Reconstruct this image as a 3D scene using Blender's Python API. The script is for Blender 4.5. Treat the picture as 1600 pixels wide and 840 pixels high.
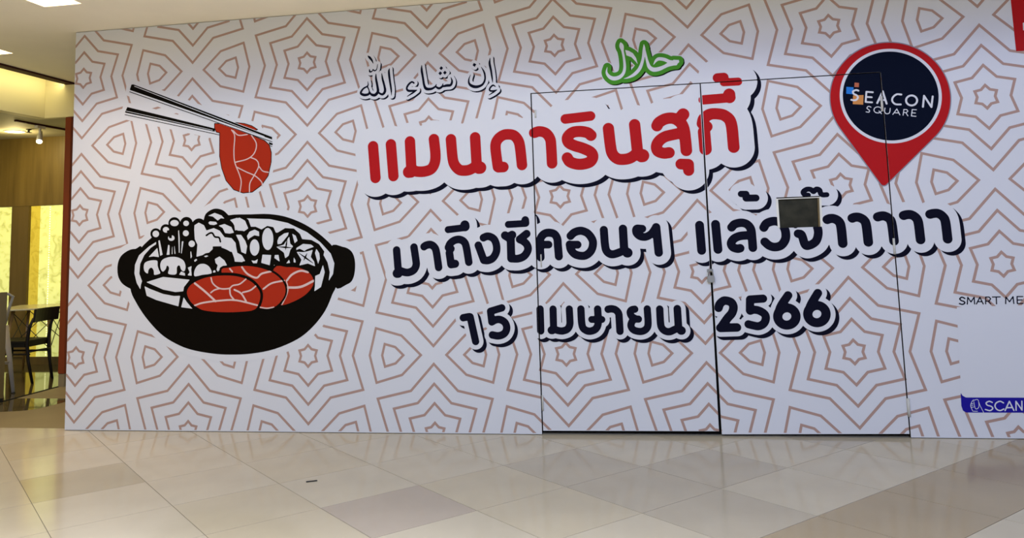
import bpy, bmesh, math, random
import numpy as np
from mathutils import Matrix, Vector
from mathutils.geometry import tessellate_polygon

for o in list(bpy.data.objects):
    bpy.data.objects.remove(o, do_unlink=True)
C = bpy.context.scene.collection
SC = bpy.context.scene
random.seed(4)

# ------------------------------------------------------------------ camera
A = 1.12                                   # star spacing of the printed pattern, metres
FPX, YAW, PITCH, ROLL = 1202.81, -0.15693, 0.10563, -0.03154
ZF = 0.498                                 # pattern row 0 above the floor, in units of A
CAM = np.array([3.94583, -4.98178, 0.75858 + ZF]) * A
def cam_basis():
    cy, sy, cp, sp = math.cos(YAW), math.sin(YAW), math.cos(PITCH), math.sin(PITCH)
    f = np.array([sy * cp, cy * cp, sp]); r = np.array([cy, -sy, 0.0]); u = np.cross(r, f)
    cr, sr = math.cos(ROLL), math.sin(ROLL)
    return np.array([r * cr + u * sr, -r * sr + u * cr, f])
RB = cam_basis()
cam_data = bpy.data.cameras.new('camera')
cam = bpy.data.objects.new('camera', cam_data); C.objects.link(cam)
M = Matrix.Identity(4)
for i in range(3):
    M[i][0] = RB[0][i]; M[i][1] = RB[1][i]; M[i][2] = -RB[2][i]; M[i][3] = CAM[i]
cam.matrix_world = M
cam_data.sensor_width = 36.0
cam_data.lens = FPX * 36.0 / 1600.0
cam_data.shift_y = -180.0 / 1600.0
cam_data.clip_start = 0.05
SC.camera = cam

# ------------------------------------------------------------------ light
SC.view_settings.view_transform = 'Standard'
SC.view_settings.look = 'None'
SC.view_settings.gamma = 1.0
SC.view_settings.use_curve_mapping = False
SC.view_settings.exposure = 0.0
world = bpy.data.worlds.new('world'); SC.world = world
world.use_nodes = True
world.node_tree.nodes['Background'].inputs[0].default_value = (1.0, 0.99, 0.84, 1)
world.node_tree.nodes['Background'].inputs[1].default_value = 0.64

def area_light(name, loc, target, sx, sy, power, col):
    d = bpy.data.lights.new(name, 'AREA'); d.shape = 'RECTANGLE'; d.size = sx; d.size_y = sy
    d.energy = power; d.color = col
    o = bpy.data.objects.new(name, d); C.objects.link(o); o.location = loc
    o.rotation_euler = (Vector(target) - Vector(loc)).to_track_quat('-Z', 'Y').to_euler()
    return o
def point_light(name, loc, power, col, r=0.06):
    d = bpy.data.lights.new(name, 'POINT'); d.energy = power; d.color = col; d.shadow_soft_size = r
    o = bpy.data.objects.new(name, d); C.objects.link(o); o.location = loc
    return o
# cool daylight from the high glazed roof of the mall, corridor floodlight, added unseen fill lights
area_light('skylight_right', (6.8, -9.0, 4.9), (5.6, 0, 1.5), 5.0, 2.0, 340, (0.20, 0.34, 1.0))
area_light('warm_fill_left', (0.6, -8.5, 5.6), (0.8, 0, 1.2), 4.0, 2.2, 30, (1.0, 0.84, 0.62))  # added warm fill for the left of the hoarding, not daylight
area_light('low_front_fill', (3.0, -11.0, 1.7), (3.0, 0, 1.9), 7.0, 2.4, 30, (1.0, 0.96, 0.9))  # added unseen fill that lifts the ceiling and the lower wall
area_light('corridor_floodlight', (3.2, -6.5, 5.0), (3.0, 0, 1.7), 0.8, 0.8, 165, (0.85, 0.95, 1.0))
fl_ = area_light('floor_bounce_fill', (3.0, -4.2, 4.8), (3.0, -4.2, 0), 5.0, 2.0, 235, (0.88, 0.90, 0.98)); fl_.data.spread = math.radians(50)  # added unseen lamp; its bounce off the floor brightens the ceiling
# warm lamps of the restaurant
RW = (1.0, 0.80, 0.36)
area_light('restaurant_ceiling_wash', (-3.2, 1.2, 2.70), (-3.2, 1.6, 0), 1.6, 1.6, 42, RW)
area_light('bulkhead_cove_light', (-1.61, 0.3, 3.20), (-1.9, 0.3, 3.04), 3.2, 0.03, 7.5, (1.0, 0.86, 0.42))

# ------------------------------------------------------------------ materials
def mat(name, col, rough=0.5, spec=0.5, noise=0.0, nscale=8.0, metal=0.0, emit=None, estr=0.0, bump=0.0):
    m = bpy.data.materials.new(name); m.use_nodes = True
    nt = m.node_tree; b = nt.nodes['Principled BSDF']
    b.inputs['Base Color'].default_value = (*col, 1)
    b.inputs['Roughness'].default_value = rough
    b.inputs['Specular IOR Level'].default_value = spec
    b.inputs['Metallic'].default_value = metal
    if emit:
        b.inputs['Emission Color'].default_value = (*emit, 1); b.inputs['Emission Strength'].default_value = estr
    if noise or bump:
        tc = nt.nodes.new('ShaderNodeTexCoord'); n = nt.nodes.new('ShaderNodeTexNoise')
        n.inputs['Scale'].default_value = nscale; n.inputs['Detail'].default_value = 6
        nt.links.new(tc.outputs['Object'], n.inputs['Vector'])
        if noise:
            r = nt.nodes.new('ShaderNodeMapRange')
            r.inputs[1].default_value = 0.3; r.inputs[2].default_value = 0.7
            r.inputs[3].default_value = 1 - noise; r.inputs[4].default_value = 1 + noise
            mx = nt.nodes.new('ShaderNodeMix'); mx.data_type = 'RGBA'; mx.blend_type = 'MULTIPLY'
            mx.inputs[0].default_value = 1.0; mx.inputs[6].default_value = (*col, 1)
            nt.links.new(n.outputs['Fac'], r.inputs[0]); nt.links.new(r.outputs[0], mx.inputs[7])
            nt.links.new(mx.outputs[2], b.inputs['Base Color'])
        if bump:
            bp = nt.nodes.new('ShaderNodeBump'); bp.inputs['Strength'].default_value = bump; bp.inputs['Distance'].default_value = 0.002
            nt.links.new(n.outputs['Fac'], bp.inputs['Height']); nt.links.new(bp.outputs[0], b.inputs['Normal'])
    return m
def wood(name, dark, light, scale=1.0, rough=0.35):
    m = bpy.data.materials.new(name); m.use_nodes = True
    nt = m.node_tree; b = nt.nodes['Principled BSDF']; b.inputs['Roughness'].default_value = rough
    tc = nt.nodes.new('ShaderNodeTexCoord'); mp = nt.nodes.new('ShaderNodeMapping')
    mp.inputs['Scale'].default_value = (9 * scale, 9 * scale, 0.7 * scale)
    n = nt.nodes.new('ShaderNodeTexNoise'); n.inputs['Scale'].default_value = 1.6; n.inputs['Detail'].default_value = 8
    cr = nt.nodes.new('ShaderNodeValToRGB')
    cr.color_ramp.elements[0].color = (*dark, 1); cr.color_ramp.elements[1].color = (*light, 1)
    cr.color_ramp.elements[0].position = 0.3; cr.color_ramp.elements[1].position = 0.7
    nt.links.new(tc.outputs['Object'], mp.inputs['Vector']); nt.links.new(mp.outputs[0], n.inputs['Vector'])
    nt.links.new(n.outputs['Fac'], cr.inputs[0]); nt.links.new(cr.outputs[0], b.inputs['Base Color'])
    return m
def onyx(name, c0, c1, strength):
    m = bpy.data.materials.new(name); m.use_nodes = True
    nt = m.node_tree; b = nt.nodes['Principled BSDF']; b.inputs['Roughness'].default_value = 0.2
    tc = nt.nodes.new('ShaderNodeTexCoord'); n = nt.nodes.new('ShaderNodeTexNoise')
    n.inputs['Scale'].default_value = 8; n.inputs['Detail'].default_value = 10; n.inputs['Distortion'].default_value = 1.6
    cr = nt.nodes.new('ShaderNodeValToRGB')
    cr.color_ramp.elements[0].color = (*c0, 1); cr.color_ramp.elements[1].color = (*c1, 1)
    cr.color_ramp.elements[0].position = 0.36; cr.color_ramp.elements[1].position = 0.5
    nt.links.new(tc.outputs['Object'], n.inputs['Vector']); nt.links.new(n.outputs['Fac'], cr.inputs[0])
    nt.links.new(cr.outputs[0], b.inputs['Base Color']); nt.links.new(cr.outputs[0], b.inputs['Emission Color'])
    b.inputs['Emission Strength'].default_value = strength
    return m

m_white = mat('white_vinyl', (0.575, 0.582, 0.615), 0.6, 0.03)
m_rose = mat('rose_print', (0.365, 0.24, 0.20), 0.6, 0.03)
m_red = mat('red_print', (0.375, 0.011, 0.013), 0.6, 0.03)
m_meat = mat('meat_print', (0.335, 0.024, 0.009), 0.6, 0.03)
m_ink = mat('navy_ink', (0.0042, 0.0046, 0.013), 0.6, 0.03)
m_black = mat('black_ink', (0.0035, 0.0026, 0.0016), 0.6, 0.03)
m_vein = mat('pale_pink_ink', (0.58, 0.42, 0.39), 0.6, 0.03)
m_green = mat('green_ink', (0.055, 0.23, 0.022), 0.6, 0.03)
m_blue = mat('blue_ink', (0.014, 0.010, 0.24), 0.6, 0.03)
m_logo_navy = mat('logo_navy_ink', (0.0022, 0.0042, 0.013), 0.6, 0.03)
m_logo_blue = mat('logo_blue_ink', (0.02, 0.16, 0.52), 0.6, 0.03)
m_logo_orange = mat('logo_orange_ink', (0.52, 0.22, 0.065), 0.6, 0.03)
m_logo_rust = mat('logo_rust_ink', (0.40, 0.115, 0.06), 0.6, 0.03)
m_edge = mat('gap_darkened_plywood_edge', (0.028, 0.020, 0.013), 0.8, 0.1)  # plywood edges, coloured darker so the door gaps read black
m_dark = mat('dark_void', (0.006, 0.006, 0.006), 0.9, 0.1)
m_cream = mat('cream_paint', (0.93, 0.86, 0.71), 0.7, 0.2, 0.015, 3)
m_bulk = mat('bulkhead_paint', (0.72, 0.66, 0.42), 0.65, 0.2)
m_fascia = mat('dark_red_metal', (0.035, 0.005, 0.004), 0.6, 0.1)
m_post = mat('red_brown_paint', (0.18, 0.034, 0.009), 0.55, 0.15)
m_steel = mat('grey_steel', (0.24, 0.24, 0.23), 0.45, 0.5, metal=0.4)
m_galv = mat('galvanised_steel', (0.50, 0.49, 0.45), 0.5, 0.5, 0.12, 20)
m_board = mat('smoky_board', (0.026, 0.025, 0.016), 0.5, 0.08, 0.35, 14)
m_wood = wood('walnut_veneer', (0.105, 0.068, 0.012), (0.175, 0.118, 0.026))
m_wood2 = wood('brown_pilaster_veneer', (0.105, 0.070, 0.016), (0.140, 0.094, 0.024))
m_oak = wood('oak_wood', (0.16, 0.09, 0.03), (0.26, 0.15, 0.05), 3)
m_blackwood = mat('black_stained_wood', (0.008, 0.006, 0.004), 0.5, 0.2)
m_lightmetal = mat('pale_grey_painted_metal', (0.36, 0.34, 0.29), 0.35)
m_lam = mat('pale_laminate', (0.50, 0.45, 0.26), 0.25)
m_wire = mat('black_wire', (0.012, 0.011, 0.010), 0.4)
m_onyx = onyx('backlit_onyx', (0.52, 0.53, 0.15), (0.72, 0.75, 0.25), 0.66)
m_onyx_side = onyx('backlit_onyx_side', (0.46, 0.34, 0.03), (0.54, 0.42, 0.045), 0.62)
m_glow = mat('glowing_led_reflection', (1, 1, 0.7), 0.5, emit=(1.0, 0.98, 0.55), estr=1.4)
m_disc = mat('lit_lamp', (1, 1, 1), 0.5, emit=(1.0, 0.93, 0.66), estr=6.0)
m_panel = mat('lit_panel', (1, 1, 1), 0.5, emit=(1.0, 0.94, 0.82), estr=1.6)
m_whitemetal = mat('white_metal', (0.66, 0.64, 0.56), 0.4)

# ------------------------------------------------------------------ helpers
def ray(px, py):
    v = np.array([(px - 800) / FPX, -(py - 240) / FPX, 1.0]); return v @ RB
def W(px, py):                    # a point of the photograph's print -> (x, z) on the hoarding, y = 0
    d = ray(px, py); t = -CAM[1] / d[1]; q = CAM + t * d
    return np.array([q[0], q[2]])
def link(name, me, parent=None, m=None):
    o = bpy.data.objects.new(name, me); C.objects.link(o)
    if m is not None: me.materials.append(m)
    if parent is not None: o.parent = parent
    return o
def finish(name, bm, m=None, parent=None, smooth=False):
    me = bpy.data.meshes.new(name); bm.to_mesh(me); bm.free()
    if smooth:
        for p in me.polygons: p.use_smooth = True
    return link(name, me, parent, m)
def thing(name, label, cat, loc=(0, 0, 0), rz=0.0, group=None):
    o = bpy.data.objects.new(name, None); C.objects.link(o)
    o.location = loc; o.rotation_euler = (0, 0, rz); o.empty_display_size = 0.1
    o['label'] = label; o['category'] = cat
    if group: o['group'] = group
    return o
def structure(o, label=None, cat=None):
    o['kind'] = 'structure'
    if label: o['label'] = label
    if cat: o['category'] = cat
    return o
def box(bm, x0, x1, y0, y1, z0, z1):
    v = [bm.verts.new(p) for p in ((x0, y0, z0), (x1, y0, z0), (x1, y1, z0), (x0, y1, z0), (x0, y0, z1), (x1, y0, z1), (x1, y1, z1), (x0, y1, z1))]
    for f in ((0, 3, 2, 1), (4, 5, 6, 7), (0, 1, 5, 4), (1, 2, 6, 5), (2, 3, 7, 6), (3, 0, 4, 7)):
        bm.faces.new([v[i] for i in f])
def boxo(name, x0, x1, y0, y1, z0, z1, m, parent=None, bevel=0.0):
    bm = bmesh.new(); box(bm, x0, x1, y0, y1, z0, z1)
    if bevel: bmesh.ops.bevel(bm, geom=bm.edges[:], offset=bevel, segments=2, affect='EDGES')
    return finish(name, bm, m, parent)
def tube(bm, pts, r, n=8, flat=1.0, side=None):
    pts = [Vector(p) for p in pts]; rs = r if isinstance(r, (list, tuple)) else [r] * len(pts)
    prev = None; rings = []
    for i, p in enumerate(pts):
        t = (pts[min(i + 1, len(pts) - 1)] - pts[max(i - 1, 0)]).normalized()
        a = side or (prev if prev else (Vector((0, 0, 1)) if abs(t.z) < 0.9 else Vector((1, 0, 0))))
        b = t.cross(a).normalized(); a = b.cross(t).normalized(); prev = a
        rings.append([bm.verts.new(p + rs[i] * (math.cos(2 * math.pi * k / n) * a + flat * math.sin(2 * math.pi * k / n) * b)) for k in range(n)])
    for i in range(len(rings) - 1):
        for k in range(n):
            bm.faces.new((rings[i][k], rings[i][(k + 1) % n], rings[i + 1][(k + 1) % n], rings[i + 1][k]))
    bm.faces.new(rings[0][::-1]); bm.faces.new(rings[-1])
def tubeo(name, pts, r, m, parent=None, n=8, smooth=True, **k):
    bm = bmesh.new(); tube(bm, pts, r, n, **k); bmesh.ops.recalc_face_normals(bm, faces=bm.faces)
    return finish(name, bm, m, parent, smooth)
def lathe(bm, prof, n=24, c=(0, 0, 0)):
    rings = [[bm.verts.new((c[0] + r * math.cos(2 * math.pi * k / n), c[1] + r * math.sin(2 * math.pi * k / n), c[2] + z)) for k in range(n)] for r, z in prof]
    for i in range(len(rings) - 1):
        for k in range(n):
            bm.faces.new((rings[i][k], rings[i][(k + 1) % n], rings[i + 1][(k + 1) % n], rings[i + 1][k]))
    bm.faces.new(rings[0][::-1]); bm.faces.new(rings[-1])
def prism(name, outer, holes, lo, hi, m, parent=None, axis='y', side=None):
    """a flat slab: outline and holes in 2D, thickness lo..hi along y (outline in x,z) or z (outline in x,y)"""
    loops = [list(outer)] + [list(h) for h in holes]
    put = (lambda p, t: (p[0], t, p[1])) if axis == 'y' else (lambda p, t: (p[0], p[1], t))
    bm = bmesh.new(); flat = [p for l in loops for p in l]
    a = [bm.verts.new(put(p, lo)) for p in flat]; b = [bm.verts.new(put(p, hi)) for p in flat]
    for t in tessellate_polygon([[Vector((p[0], p[1], 0)) for p in l] for l in loops]):
        try:
            bm.faces.new([a[i] for i in t]); bm.faces.new([b[i] for i in t[::-1]])
        except ValueError: pass
    k = 0
    for l in loops:
        n = len(l)
        for i in range(n):
            j = (i + 1) % n; bm.faces.new((a[k + i], a[k + j], b[k + j], b[k + i]))
        k += n
    bmesh.ops.recalc_face_normals(bm, faces=bm.faces)
    if side is not None:
        for f in bm.faces:
            if abs(f.normal.y) < 0.5: f.material_index = 1
    o = finish(name, bm, m, parent)
    if side is not None: o.data.materials.append(side)
    return o
def rect(x0, x1, z0, z1): return [(x0, z0), (x1, z0), (x1, z1), (x0, z1)]
def smooth_line(pts, sub=5, closed=False):
    p = [np.array(q, float) for q in pts]; n = len(p); out = []
    if n < 3: return p
    rng = range(n) if closed else range(n - 1)
    for i in rng:
        p0 = p[(i - 1) % n] if (closed or i > 0) else 2 * p[0] - p[1]
        p1, p2 = p[i], p[(i + 1) % n]
        p3 = p[(i + 2) % n] if (closed or i + 2 < n) else 2 * p[-1] - p[-2]
        for k in range(sub):
            t = k / sub
            out.append(0.5 * (2 * p1 + (p2 - p0) * t + (2 * p0 - 5 * p1 + 4 * p2 - p3) * t * t + (3 * p1 - p0 - 3 * p2 + p3) * t ** 3))
    if not closed: out.append(p[-1])
    return out

# ------------------------------------------------------------------ printed artwork: flat shapes on the hoarding
GX_L, GX_M, GX_R, GZ_T = 3.693, 4.916, 6.130, 2.447      # door gaps
HX0, HX1, HZ1 = -0.080, 9.6, 3.186
HOLE = (4.809 * A, 5.066 * A, (0.752 + ZF) * A, (0.941 + ZF) * A)
CUTS = [(GX_L - 0.0045, GX_L + 0.0045, 0.0, GZ_T), (GX_M - 0.008, GX_M + 0.008, 0.0, GZ_T), (GX_R - 0.004, GX_R + 0.004, 0.0, GZ_T),
        (GX_L, GX_R, GZ_T - 0.0035, GZ_T + 0.0035), (GX_L, GX_M, 0.0, 0.034), (GX_M, GX_R, 0.0, 0.027), HOLE]
class Art:
    def __init__(self, px0, py0, px1, py1, res=0.005):
        c = np.array([W(px0, py0), W(px1, py0), W(px0, py1), W(px1, py1)])
        self.x0, self.z0 = c.min(0); x1, z1 = c.max(0); self.r = res
        self.nx = int((x1 - self.x0) / res) + 2; self.nz = int((z1 - self.z0) / res) + 2
        self.xs = self.x0 + res * np.arange(self.nx); self.zs = self.z0 + res * np.arange(self.nz)
        self.o = (0, 0, 1)
    def at(self, ox, oy, s): self.o = (ox, oy, s); return self
    def pt(self, p): ox, oy, s = self.o; return W(ox + p[0] / s, oy + p[1] / s)
    def scale(self, p):
        ox, oy, s = self.o; q = self.pt(p); a = self.pt((p[0] + s, p[1])) - q; b = self.pt((p[0], p[1] + s)) - q
        return math.sqrt(abs(a[0] * b[1] - a[1] * b[0])) / s
    def new(self): return np.full((self.nz, self.nx), 9.0)
    def win(self, pts, m):
        p = np.array(pts); a = p.min(0) - m; b = p.max(0) + m
        i0 = max(0, int((a[0] - self.x0) / self.r)); i1 = min(self.nx, int((b[0] - self.x0) / self.r) + 2)
        j0 = max(0, int((a[1] - self.z0) / self.r)); j1 = min(self.nz, int((b[1] - self.z0) / self.r) + 2)
        return slice(j0, j1), slice(i0, i1)
    def stroke(self, d, pts, w=None, smooth=True, closed=False, m=0.16):
        """rounded line through pts (crop pixels); w in crop pixels, or every point is (x, y, w)"""
        if w is None:
            q = [(*self.pt(p), p[2] * self.scale(p) / 2) for p in pts]
        else:
            q = [(*self.pt(p), w * self.scale(p) / 2) for p in pts]
        if smooth: q = smooth_line(q, 5, closed)
        elif closed: q = q + [q[0]]
        if closed and smooth: q = q + [q[0]]
        if len(q) == 1: q = q * 2
        for a, b in zip(q[:-1], q[1:]):
            ja, ia = self.win([a[:2], b[:2]], m + max(a[2], b[2]))
            X = self.xs[ia][None, :]; Z = self.zs[ja][:, None]
            ux, uz = b[0] - a[0], b[1] - a[1]; L = ux * ux + uz * uz + 1e-12
            t = np.clip(((X - a[0]) * ux + (Z - a[1]) * uz) / L, 0, 1)
            dd = np.hypot(X - a[0] - t * ux, Z - a[1] - t * uz) - (a[2] + t * (b[2] - a[2]))
            d[ja, ia] = np.minimum(d[ja, ia], dd)
        return d
    def poly_d(self, q, m=0.16):
        ja, ia = self.win(q, m)
        X = self.xs[ia][None, :]; Z = self.zs[ja][:, None]
        if X.size == 0 or Z.size == 0: return ja, ia, np.zeros((Z.size, X.size))
        best = np.full((Z.size, X.size), 9.0); ins = np.zeros((Z.size, X.size), bool)
        for k in range(len(q)):
            a, b = q[k], q[(k + 1) % len(q)]
            ux, uz = b[0] - a[0], b[1] - a[1]; L = ux * ux + uz * uz + 1e-12
            t = np.clip(((X - a[0]) * ux + (Z - a[1]) * uz) / L, 0, 1)
            best = np.minimum(best, np.hypot(X - a[0] - t * ux, Z - a[1] - t * uz))
            if a[1] != b[1]:
                ins ^= ((a[1] > Z) != (b[1] > Z)) & (X < (b[0] - a[0]) * (Z - a[1]) / (b[1] - a[1]) + a[0])
        return ja, ia, np.where(ins, -best, best)
    def poly(self, d, pts, smooth=False, m=0.16):
        q = [self.pt(p) for p in pts]
        if smooth: q = smooth_line(q, 4, True)
        ja, ia, dd = self.poly_d(q, m); d[ja, ia] = np.minimum(d[ja, ia], dd); return d
    def cut(self, d, pts, smooth=False):
        q = [self.pt(p) for p in pts]
        if smooth: q = smooth_line(q, 4, True)
        ja, ia, dd = self.poly_d(q, 0.02); d[ja, ia] = np.maximum(d[ja, ia], -dd); return d
    def ell(self, d, c, rx, ry=None, m=0.16):
        ry = ry or rx
        return self.poly(d, [(c[0] + rx * math.cos(t), c[1] + ry * math.sin(t)) for t in np.linspace(0, 2 * math.pi, 33)[:-1]], False, m)
    def shift(self, d, dx, dz):
        i, j = int(round(dx / self.r)), int(round(dz / self.r))
        e = np.full_like(d, 9.0); H, N = d.shape
        e[max(0, j):H + min(0, j), max(0, i):N + min(0, i)] = d[max(0, -j):H + min(0, -j), max(0, -i):N + min(0, -i)]
        return e
    def mesh(self, layers, name, parent, label=None):
        verts = []; faces = []; mats = []; mi = []
        for li, (d, m, y) in enumerate(layers):
            d = np.array(d)
            X = self.xs[None, :]; Z = self.zs[:, None]
            for (a, b, c, e) in CUTS:
                ins = np.minimum(np.minimum(X - a, b - X), np.minimum(Z - c, e - Z)); d = np.maximum(d, ins)
            d = np.maximum(d, np.maximum(HX0 + 0.001 - X, Z - HZ1 + 0.004)); d = np.maximum(d, 0.03 - Z)
            d[np.abs(d) < 1e-7] = 1e-7
            ins = d < 0; idx = {}
            if m not in mats: mats.append(m)
            k = mats.index(m)
            def vert(key, x, z):
                v = idx.get(key)
                if v is None: v = len(verts); idx[key] = v; verts.append((x, -y, z))
                return v
            full = ins[:-1, :-1] & ins[1:, :-1] & ins[:-1, 1:] & ins[1:, 1:]
            some = (ins[:-1, :-1] | ins[1:, :-1] | ins[:-1, 1:] | ins[1:, 1:]) & ~full
            for j in range(full.shape[0]):
                row = full[j]
                if not row.any(): continue
                e = np.diff(np.concatenate(([0], row.view(np.int8), [0])))
                for s, t in zip(np.where(e == 1)[0], np.where(e == -1)[0]):
                    c = ((s, j), (t, j), (t, j + 1), (s, j + 1))
                    faces.append([vert(('n', int(a), int(b)), self.xs[a], self.zs[b]) for a, b in c]); mi.append(k)
            J, I = np.where(some)
            for j, i in zip(J.tolist(), I.tolist()):
                cs = ((i, j), (i + 1, j), (i + 1, j + 1), (i, j + 1)); f = []
                dv = [d[b, a] for a, b in cs]
                for q in range(4):
                    a, b = cs[q], cs[(q + 1) % 4]; da, db = dv[q], dv[(q + 1) % 4]
                    if da < 0: f.append(vert(('n', *a), self.xs[a[0]], self.zs[a[1]]))
                    if (da < 0) != (db < 0):
                        t = da / (da - db); key = (a, b) if a < b else (b, a)
                        f.append(vert(key, self.xs[a[0]] + t * (b[0] - a[0]) * self.r, self.zs[a[1]] + t * (b[1] - a[1]) * self.r))
                if len(f) > 2: faces.append(f); mi.append(k)
        me = bpy.data.meshes.new(name); me.from_pydata(verts, [], faces)
        for m in mats: me.materials.append(m)
        me.polygons.foreach_set('material_index', mi); me.update()
        o = bpy.data.objects.new(name, me); C.objects.link(o); o.parent = parent
        if label: o['label'] = label
        return o

# ------------------------------------------------------------------ floor
O2, E1, E2 = np.array([2.40466, -0.67413]) * A, np.array([0.37862, 0.35829]) * A, np.array([0.37507, -0.33984]) * A
floor_o = bpy.data.objects.new('floor', None)
bm = bmesh.new(); box(bm, -7, 10.5, -8.5, 6, -0.10, -0.0025)
m_grout = mat('dark_grout', (0.16, 0.135, 0.105), 0.6)
floor_o = structure(finish('floor', bm, m_grout))
def stone(name, c):
    m = mat(name, c, 0.13, 0.22, 0.05, 2.6); return m
TM = {'L': stone('light_beige_stone', (0.485, 0.43, 0.33)), 'M': stone('tan_stone', (0.47, 0.41, 0.30)),
      'D': stone('dark_tan_stone', (0.40, 0.345, 0.24)), 'P': stone('pinkish_grey_stone', (0.40, 0.34, 0.275)),
      'G': stone('grey_stone', (0.42, 0.37, 0.285)), 'B': stone('brown_stone', (0.345, 0.275, 0.175))}
TILES = {(-1, 1): 'P', (-1, 0): 'L', (-1, -1): 'M', (0, 0): 'L', (0, -1): 'L', (0, 1): 'M', (-1, 2): 'L', (-2, 0): 'M', (-2, 1): 'M', (-2, -1): 'L',
         (-3, -2): 'D', (-2, -2): 'L', (-3, -1): 'L', (1, 1): 'G', (1, 2): 'G', (0, 2): 'M', (2, 2): 'G', (2, 3): 'L', (1, 3): 'G', (3, 3): 'L', (3, 2): 'L',
         (1, 0): 'L', (2, 1): 'L', (0, 3): 'L', (-3, 0): 'L', (-4, -2): 'L', (-4, -3): 'L', (-3, -3): 'L', (-2, -3): 'L', (-4, -1): 'L', (-2, 2): 'M'}
def clip_poly(p, f):
    out = []
    for i in range(len(p)):
        a, b = p[i], p[(i + 1) % len(p)]; da, db = f(a), f(b)
        if da >= 0: out.append(a)
        if (da < 0) != (db < 0): t = da / (da - db); out.append(a + t * (b - a))
    return out
YB = 0.062
tile_cache = {}
g = 0.0018
for m_ in range(-16, 14):
    for n_ in range(-14, 20):
        c = O2 + E1 * (m_ + .5) + E2 * (n_ + .5)
        if not (-1.6 < c[0] < 8.4 and -7.3 < c[1] < 0.42): continue
        if n_ == 4: kind = 'B'
        elif (m_, n_) in TILES: kind = TILES[(m_, n_)]
        elif n_ > 4: kind = 'L'
        else: kind = random.Random(m_ * 31 + n_ * 17).choice('LLLMMG')
        loc = [(-E1 - E2) / 2, (E1 - E2) / 2, (E1 + E2) / 2, (E2 - E1) / 2]
        k = 1 - g / 0.28; loc = [q * k for q in loc]
        if kind in 'B' or n_ > 4: pass
        clipped = clip_poly(loc, lambda q: YB - c[1] - q[1])
        if len(clipped) < 3: continue
        whole = len(clipped) == 4 and max(abs(a - b).max() for a, b in zip(clipped, loc)) < 1e-9
        me = tile_cache.get(kind) if whole else None
        if me is None:
            bm = bmesh.new(); n = len(clipped); ord_ = clipped[::-1]
            lo = [bm.verts.new((q[0], q[1], -0.012)) for q in ord_]; hi = [bm.verts.new((q[0], q[1], 0)) for q in ord_]
            bm.faces.new(lo); bm.faces.new(hi)
            for i in range(n): bm.faces.new((lo[i], lo[(i + 1) % n], hi[(i + 1) % n], hi[i]))
            bmesh.ops.recalc_face_normals(bm, faces=bm.faces)
            me = bpy.data.meshes.new('tile'); bm.to_mesh(me); bm.free(); me.materials.append(TM[kind])
            if whole: tile_cache[kind] = me
        o = bpy.data.objects.new('tile', me); C.objects.link(o); o.location = (c[0], c[1], 0); o.parent = floor_o
# floors behind the hoarding line: matt brown landing, polished strip, restaurant floor, dark threshold
m_landing = mat('matt_brown_vinyl', (0.20, 0.155, 0.085), 0.55, 0.3, 0.06, 4)
m_polish = mat('polished_brown_stone', (0.075, 0.060, 0.026), 0.06, 0.6, 0.1, 3)
def slab(name, pts, m, z=0.0, label=None):
    o = prism(name, pts, [], z - 0.012, z, m, floor_o, 'z')
    if label: o['label'] = label
    return o
XS = -1.575                                       # shopfront line
edge = smooth_line([(-1.28, 0.60), (-1.13, 0.63), (-1.0, 0.68), (-0.94, 0.78), (-0.905, 1.0), (-0.90, 1.165)], 4)
slab('polished_floor', [(XS + 0.03, 0.60)] + [tuple(q) for q in edge] + [(XS + 0.03, 1.165)], m_polish, label='polished brown floor strip')
slab('landing_floor', [(XS + 0.03, YB + 0.003), (HX0 + 0.02, YB + 0.003), (HX0 + 0.02, 5.2), (XS + 0.03, 5.2), (XS + 0.03, 1.168), (-0.897, 1.168)]
     + [tuple(q + np.array([0.003, -0.003])) for q in edge[::-1]] + [(XS + 0.03, 0.597)], m_landing, label='matt brown floor beside the shopfront')
slab('threshold_strip', [(XS - 0.012, -1.0), (XS + 0.028, -1.0), (XS + 0.028, 5.2), (XS - 0.012, 5.2)], m_dark, 0.002, 'thin dark threshold strip')
slab('restaurant_floor', [(-6, -1.0), (XS - 0.014, -1.0), (XS - 0.014, 3.14), (-6, 3.14)], m_polish, label='polished dark brown restaurant floor')

# ------------------------------------------------------------------ ceiling of the mall corridor
ZC = HZ1 + 0.004
LP = [(0.185, 0.49, -0.97, -0.66), (-1.40, -1.09, 0.14, 0.47)]
ceiling = structure(prism('ceiling', [(-1.48, -1.7), (HX1, -1.7), (HX1, 0.0), (HX1, 5.2), (-1.48, 5.2)], [[(a, c), (b, c), (b, d), (a, d)] for a, b, c, d in LP], ZC, ZC + 0.22, m_cream, None, 'z'))

# ------------------------------------------------------------------ hoarding
hoard = thing('hoarding', 'large white printed hoarding closing off a shop, with Thai lettering and hot pot artwork', 'hoarding', (0, 0, 0))
TH = 0.05
gl, gr = 0.0045, 0.0045
body = [(HX0, 0.004), (GX_L - gl, 0.004), (GX_L - gl, GZ_T + .0035), (GX_R + .004, GZ_T + .0035), (GX_R + .004, 0.004), (HX1, 0.004), (HX1, HZ1), (HX0, HZ1)]
prism('fixed_panel', body, [], 0, TH, m_white, hoard, 'y', m_edge)
prism('gap_shade_plate', rect(GX_L - .12, GX_R + .12, 0.004, GZ_T + .12), [], TH + 0.002, TH + 0.05, m_dark, hoard)['label'] = 'black plate standing for the shade behind the door gaps'  # backing plate; its black stands in for shade seen through the gaps
d1 = prism('door', [(GX_L + gl, 0.028), (GX_M - 0.009, 0.034), (GX_M - 0.004, GZ_T - .0035), (GX_L + gl, GZ_T - .0035)], [], 0.0, TH - .01, m_white, hoard, 'y', m_edge)
d1['label'] = 'left leaf of the white printed double door'
hx0, hx1, hz0, hz1 = HOLE
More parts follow.
